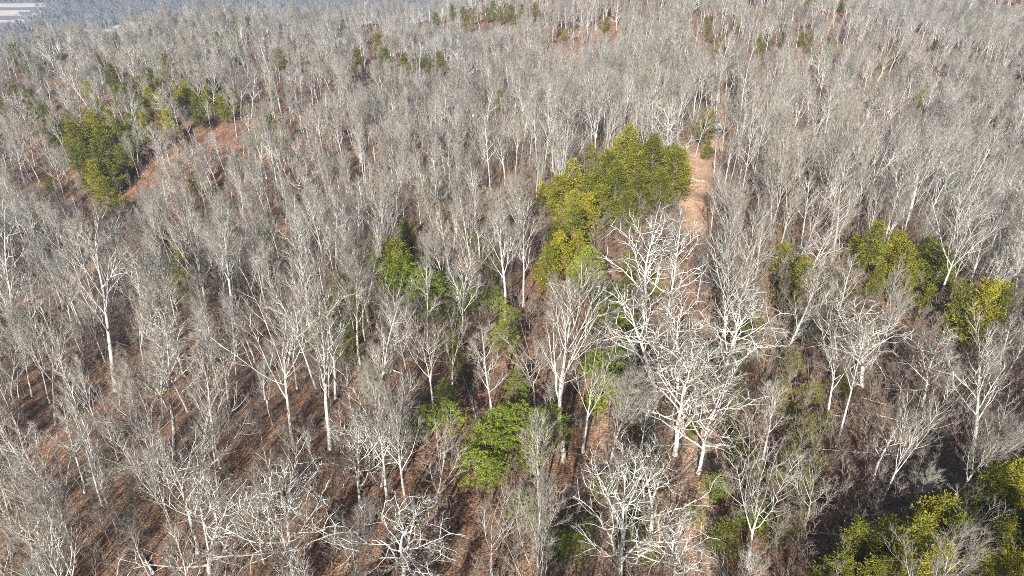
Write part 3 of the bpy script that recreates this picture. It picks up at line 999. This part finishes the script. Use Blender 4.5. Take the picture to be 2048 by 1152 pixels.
view = []
for i, t in enumerate(fill):
    k, x, y, z, h = t[:5]
    if y < 20:
        continue
    px, py, f = to_px(x, y, z + h * 0.6)
    px2, py2, f2 = to_px(x, y, z + h)
    if f > 5 and -40 < px < 2090 and 0 < py and py2 < 1140:
        view.append((h / f, i))
view.sort(reverse=True)
n_bare = len(BARE)
n_oak = len(OAKS)
own = set()
for s, i in view:
    k, x, y, z, h, sp, rx, ry, rz = fill[i]
    oak = k.startswith('oak')
    if oak:
        if n_oak >= 120:
            continue
        n_oak += 1
    else:
        if n_bare >= 300:
            continue
        n_bare += 1
    own.add(i)
    sc = h / 20
    auto(place('oak_tree' if oak else 'bare_tree', k, (x, y, z), (rx, ry, rz), (sc * sp, sc * sp, sc), '', 'tree', GROUP[k[:3]]), FORM[k[:3]], x, y, z + h * 0.6)


def scatter(name, label, items, keys):
    """one object that instances trees on points; items: (key, x, y, z, h, spread, rx, ry, rz)"""
    coll = bpy.data.collections.new(name + '_sources')
    order = {}
    for n, k in enumerate(keys):
        o = bpy.data.objects.new('source_%03d' % n, proto[k]['whole'])
        coll.objects.link(o)
        order[k] = n
    me = bpy.data.meshes.new(name)
    me.from_pydata([(t[1], t[2], t[3]) for t in items], [], [])
    for an, ty, vals in (('rot', 'FLOAT_VECTOR', [c for t in items for c in t[6:9]]),
                         ('scl', 'FLOAT_VECTOR', [c for t in items for c in (t[4] / proto[t[0]]['H'] * t[5], t[4] / proto[t[0]]['H'] * t[5], t[4] / proto[t[0]]['H'])]),
                         ('idx', 'INT', [order[t[0]] for t in items])):
        at = me.attributes.new(an, ty, 'POINT')
        at.data.foreach_set('vector' if ty == 'FLOAT_VECTOR' else 'value', vals)
    ng = bpy.data.node_groups.new(name, 'GeometryNodeTree')
    ng.interface.new_socket('Geometry', in_out='INPUT', socket_type='NodeSocketGeometry')
    ng.interface.new_socket('Geometry', in_out='OUTPUT', socket_type='NodeSocketGeometry')
    N, L = ng.nodes, ng.links
    gi, go = N.new('NodeGroupInput'), N.new('NodeGroupOutput')
    iop = N.new('GeometryNodeInstanceOnPoints')
    ci = N.new('GeometryNodeCollectionInfo')
    ci.inputs['Collection'].default_value = coll
    ci.inputs['Separate Children'].default_value = True
    ci.inputs['Reset Children'].default_value = True

    def attr(n, ty):
        a = N.new('GeometryNodeInputNamedAttribute')
        a.data_type = ty
        a.inputs[0].default_value = n
        return a.outputs[0]
    L.new(gi.outputs[0], iop.inputs['Points'])
    L.new(ci.outputs[0], iop.inputs['Instance'])
    iop.inputs['Pick Instance'].default_value = True
    L.new(attr('idx', 'INT'), iop.inputs['Instance Index'])
    L.new(attr('rot', 'FLOAT_VECTOR'), iop.inputs['Rotation'])
    L.new(attr('scl', 'FLOAT_VECTOR'), iop.inputs['Scale'])
    L.new(iop.outputs[0], go.inputs[0])
    o = new_obj(name, me, kind='stuff')
    md = o.modifiers.new('scatter', 'NODES')
    md.node_group = ng
    tag(o, label, 'woodland')
    return o


TREEKEYS = sorted(k for k in proto if k[:3] in ('fan', 'str', 'for', 'oak', 'mis'))
scatter('bare_woods', 'leafless grey woods covering the hills behind the nearer trees', [t for i, t in enumerate(fill) if i not in own], TREEKEYS)

# ---- saplings and brush under the trees
brush = []
for (a, b, c, d, s) in [(-260, 260, 20, 260, 2.5), (-420, 480, 260, 480, 5)]:
    gx, gy = grid(a, b, c, d, s)
    ok = inwedge(gx, gy, 25)
    gx, gy = gx[ok], gy[ok]
    gz = terrain(gx, gy)
    dd = gx - ridge_x(gy)
    for x, y, z, e in zip(gx, gy, gz, dd):
        if y < 260 and (openness(x, y) > 0.4 or abs(e - 1) < 1.5):
            continue
        if e < -12 and y < 140 and rng.random() < 0.48:
            continue
        brush.append(('sap%d' % rng.randrange(4), x, y, z, rng.uniform(3, 9.5), rng.uniform(0.8, 1.2), rng.gauss(0, R(6)), rng.gauss(0, R(6)), rng.uniform(0, 6.28)))
view = []
for i, t in enumerate(brush):
    px, py, f = to_px(t[1], t[2], t[3] + t[4] * 0.5)
    if f > 5 and 0 < px < 2048 and 0 < py < 1152:
        view.append((t[4] / f, i))
view.sort(reverse=True)
own = set()
for s, i in view[:SHOW['sapling']]:
    k, x, y, z, h, sp, rx, ry, rz = brush[i]
    own.add(i)
    auto(place('sapling', k, (x, y, z), (rx, ry, rz), (h / 8 * sp, h / 8 * sp, h / 8), '', 'sapling', 'thin saplings under the bare trees'), 'thin leafless sapling', x, y, z + h * 0.5)
litter = []
for _ in range(800):
    y = 45 + 190 * rng.random() ** 1.3
    x = rng.uniform(-0.8, 0.8) * y
    z = float(terrain(x, y))
    if openness(x, y) > 0.7 and rng.random() < 0.8:
        continue
    litter.append((rng.choice(['sap%d' % q for q in range(4)] + ['straight3']), x, y, z + 0.25, 0, rng.uniform(0.5, 0.9), R(rng.uniform(80, 92)), 0, rng.uniform(0, 6.28)))
litter = [(t[0], t[1], t[2], t[3], rng.uniform(2.5, 6) if t[0][0] == 's' and t[0][1] == 'a' else rng.uniform(9, 15), *t[5:]) for t in litter]
scatter('fallen_branches', 'fallen branches and thin logs lying on the leaf litter', litter, ['sap%d' % i for i in range(4)] + ['straight3'])
scatter('underbrush', 'thin leafless stems growing under the bare trees', [t for i, t in enumerate(brush) if i not in own], ['sap%d' % i for i in range(4)])

# ---- the wooded valley and the blue hill far behind
far = []
FIELDS = [(-2100, -1350, 2040, 2160), (-2100, -1420, 2230, 2330), (-1015, -895, 1805, 1920), (-1090, -885, 1740, 1788), (-1420, -1240, 1900, 1960)]
gx, gy = grid(-2100, 500, 760, 2800, 12)
ok = (np.abs(gx) < 0.80 * gy + 60) & (valley_t(gx, gy) >= 255)
gx, gy = gx[ok], gy[ok]
gz = terrain(gx, gy)
FARK = ['mist0', 'mist1', 'mist2', 'mist3', 'fan0', 'darkcedar0']
for x, y, z in zip(gx, gy, gz):
    if any(a - 5 < x < b + 5 and c - 75 < y < d + 5 for a, b, c, d in FIELDS):
        continue
    if y < 1000 and rng.random() < 0.5:
        continue
    k = FARK[rng.randrange(5)] if rng.random() < 0.88 else 'darkcedar0'
    far.append((k, x, y, z, rng.uniform(13, 20), rng.uniform(1.6, 2.3) if k != 'darkcedar0' else 1.0, 0, 0, rng.uniform(0, 6.28)))
scatter('far_woods', 'hazy blue-grey woods in the valley and on the far hill', far, FARK)
M_field = flat_material('straw_field', (0.60, 0.53, 0.41))
for (a, b, c, d) in FIELDS:
    n = 12
    vs, fs = [], []
    for i in range(n + 1):
        x = a + (b - a) * i / n
        vs += [(x, c + 6 * math.sin(i * 1.7), VALLEY + 0.3), (x, d + 6 * math.sin(i * 1.1 + 1), VALLEY + 0.3)]
    for i in range(n):
        fs.append((2 * i, 2 * i + 2, 2 * i + 3, 2 * i + 1))
    o = new_obj('field', new_mesh('field', vs, fs, [M_field]), kind='structure')

# ---------------------------------------------------------------- small things
def fallen(px0, py0, px1, py1, r, lab):
    a, b = ground_at(px0, py0), ground_at(px1, py1)
    t = bpy.data.objects.new('fallen_log', None)
    C.objects.link(t)
    t.location = a
    tag(t, lab, 'log', None)
    g = Geo()
    v = b - a
    pts = []
    for i in range(8):
        p = v * (i / 7)
        z = float(terrain(a.x + p.x, a.y + p.y)) - a.z
        pts.append(Vector((p.x, p.y, z + r * 0.9 + 0.15 * (i % 2))))
    g.tube(pts, [r * (1 - 0.6 * i / 7) for i in range(8)], 7)
    g.f.append((6, 5, 4, 3, 2, 1, 0))
    g.m.append(0)
    new_obj('trunk', g.mesh('fallen_trunk', [M_white]), t)
    rnd = random.Random(int(px0))
    for k in range(4):
        g = Geo()
        i = 3 + k
        side = Vector((-v.y, v.x, 0)).normalized() * (1 if k % 2 else -1)
        d = (v.normalized() + side * 0.8 + Vector((0, 0, 0.35))).normalized()
        L = rnd.uniform(1.5, 3.2)
        q = [pts[i] + d * (L * j / 4) + Vector((rnd.gauss(0, .1), rnd.gauss(0, .1), rnd.gauss(0, .08))) for j in range(5)]
        g.tube(q, [0.06, 0.05, 0.04, 0.03, 0.012], 4)
        new_obj('limb', g.mesh('broken_limb', [M_white]), t)


fallen(1240, 1050, 1172, 930, 0.24, 'long pale fallen trunk with broken limbs lying left of the bottom oaks')
fallen(655, 1010, 590, 940, 0.16, 'pale fallen log on the brown slope, lower left of middle')
fallen(308, 1150, 285, 1112, 0.22, 'thick fallen log at the bottom left')
fallen(8, 690, 120, 560, 0.14, 'grey fallen trunk lying uphill near the left edge')
fallen(1410, 365, 1355, 352, 0.14, 'small fallen trunk across the head of the open path')

# a little hunting hut half hidden by branches beyond the end of the path
hb = ground_at(1434, 268)
hut = bpy.data.objects.new('hunting_hut', None)
C.objects.link(hut)
hut.location = hb
hut.rotation_euler = (0, 0, R(8))
tag(hut, 'tiny blue-grey hut with dark openings half hidden beyond the path end', 'hut')
M_hut = flat_material('grey_blue_boards', (0.42, 0.47, 0.52), 2.0)
M_hutroof = flat_material('pale_roof_sheet', (0.55, 0.60, 0.63), 2.0)
M_dark = flat_material('dark_opening', (0.015, 0.015, 0.015), 2.0)


def box(x0, x1, y0, y1, z0, z1):
    v = [(x, y, z) for z in (z0, z1) for y in (y0, y1) for x in (x0, x1)]
    return v, [(0, 2, 3, 1), (4, 5, 7, 6), (0, 1, 5, 4), (2, 6, 7, 3), (0, 4, 6, 2), (1, 3, 7, 5)]


def part(name, dims, m, parent):
    v, f = box(*dims)
    return new_obj(name, new_mesh(name, v, f, [m], None, False), parent)


w = part('wall', (-1.1, 1.1, -0.9, 0.9, 0.9, 2.5), M_hut, hut)
rf = new_obj('roof', new_mesh('roof', [(-1.3, -1.2, 2.52), (1.3, -1.2, 2.52), (1.3, 1.2, 3.4), (-1.3, 1.2, 3.4), (-1.3, -1.2, 2.62), (1.3, -1.2, 2.62), (1.3, 1.2, 3.5), (-1.3, 1.2, 3.5)],
                              [(0, 3, 2, 1), (4, 5, 6, 7), (0, 1, 5, 4), (2, 3, 7, 6), (1, 2, 6, 5), (0, 4, 7, 3)], [M_hutroof], None, False), hut)
for x in (-0.75, 0.1):
    part('opening', (x, x + 0.6, -0.94, -0.902, 1.6, 2.1), M_dark, hut)
for x in (-1.0, 0.9):
    for y in (-0.8, 0.7):
        part('leg', (x, x + 0.1, y, y + 0.1, -0.6, 0.898), M_cedarbark, hut)

# ---------------------------------------------------------------- labels by the nearest tree that stands out
ANCHOR = [(1025, 500, 'twin white-trunked fan trees'), (1120, 700, 'dense fan-crowned tree'), (1078, 920, 'thin white tree before the bottom pines'), (1000, 930, 'bottom pine clump'),
          (1460, 580, 'big right-leaning grey tree'), (1940, 480, 'tall white forked tree at right'), (1400, 265, 'lone white trunk at path end'), (1480, 330, 'spreading white tree by path end'),
          (1980, 790, 'dense-crowned tree near right edge'), (1520, 1030, 'broad many-limbed bottom tree'), (1840, 1090, 'lower right cedar stand'), (1780, 870, 'pale twiggy leaning tree'),
          (20, 560, 'thick pale trunk at left edge'), (90, 720, 'thick forked trunk at left edge'), (50, 1000, 'large lower left corner tree'), (200, 580, 'fan tree below the left cedars'),
          (400, 530, 'fan tree above the brown patch'), (370, 590, 'small green pine on left slope'), (560, 740, 'long bare white trunk'), (340, 780, 'wide grey crown below small pine'),
          (450, 740, 'low tangled tree'), (185, 900, 'straight trunk on dark slope'), (390, 1000, 'low round-crowned tree'), (640, 720, 'tall twiggy tree'), (600, 540, 'grey fan tree above thicket'),
          (695, 520, 'wide pale-crowned tree'), (790, 620, 'forked tree before dark pines'), (860, 730, 'fan of white limbs near middle'), (760, 880, 'white many-limbed tree'),
          (880, 950, 'crooked forked tree'), (540, 310, 'pale tree beside the left cedars'), (110, 340, 'round white-crowned tree'), (150, 170, 'white limb fan in top corner'),
          (590, 125, 'fan-limbed tree by round cedar'), (755, 330, 'white bowl-shaped tree'), (1000, 310, 'grey vase-shaped tree'), (1000, 205, 'lone dark cedar'),
          (1800, 260, 'white leaning tree at upper right'), (1970, 330, 'pale spreading edge tree'), (1290, 530, 'white gnarled oak'), (1310, 690, 'large arching oak'), (1345, 800, 'widest tangled oak'),
          (1300, 970, 'bushy-topped white oak'), (1230, 1050, 'bottom oak with curled limbs'), (820, 1070, 'wide crooked bottom oak'), (585, 1020, 'crooked pale oak'), (430, 1070, 'low bottom-left oak'),
          (1630, 510, 'low swept oak'), (1745, 680, 'twisting white oak'), (1860, 740, 'white oak before tall cedar'), (1935, 640, 'tall pointed cedar'), (1790, 540, 'right-hand cedar group'),
          (1250, 390, 'bright cedar stand'), (220, 280, 'upper left cedar stand'), (960, 30, 'cedar row on the ridge top'), (1640, 90, 'cedar line at upper right'), (205, 90, 'pointed skyline cedar'),
          (1210, 50, 'small cedar near top edge'), (1740, 215, 'tangled-top oak far right'), (2000, 40, 'top right picture corner'), (30, 60, 'top left picture corner')]
ORD = ['nearest', 'second', 'third', 'fourth', 'fifth', 'sixth', 'seventh', 'eighth', 'ninth', 'tenth', 'eleventh', 'twelfth', 'thirteenth', 'fourteenth', 'fifteenth', 'sixteenth', 'seventeenth', 'eighteenth', 'nineteenth', 'twentieth']
bins = {}
for o, form, px, py in AUTO:
    a = min(range(len(ANCHOR)), key=lambda q: math.hypot(ANCHOR[q][0] - px, ANCHOR[q][1] - py))
    dx, dy = px - ANCHOR[a][0], py - ANCHOR[a][1]
    rel = ('left of' if dx < 0 else 'right of') if abs(dx) > abs(dy) else ('above' if dy < 0 else 'below')
    bins.setdefault((form, rel, a), []).append((math.hypot(dx, dy), o.name, o))
for (form, rel, a), v in bins.items():
    for n, (q, nm, o) in enumerate(sorted(v)):
        ph = ANCHOR[a][2]
        if ('cedar' in form or 'pine' in form) and any(w in ph for w in ('stand', 'clump', 'row', 'line', 'group')):
            way = {'left of': 'leftward', 'right of': 'rightward', 'above': 'upward', 'below': 'downward'}[rel]
            o['label'] = '%s %s %s from the middle of the %s' % (ORD[min(n, 19)], form, way, ph)
        else:
            o['label'] = '%s %s %s the %s' % (ORD[min(n, 19)], form, rel, ph)

# ---------------------------------------------------------------- haze
HAZE = 0.00011
vm = bpy.data.materials.new('haze_air')
vm.use_nodes = True
vt = vm.node_tree
vt.nodes.remove(vt.nodes['Principled BSDF'])
pv_ = vt.nodes.new('ShaderNodeVolumePrincipled')
pv_.inputs['Density'].default_value = HAZE
pv_.inputs['Color'].default_value = (0.36, 0.58, 1.0, 1)
vt.links.new(pv_.outputs[0], vt.nodes['Material Output'].inputs['Volume'])
v, f = box(-9500, 9500, -1000, 9500, VALLEY - 8, 110)
new_obj('haze', new_mesh('haze', v, f, [vm], None, False), kind='stuff')
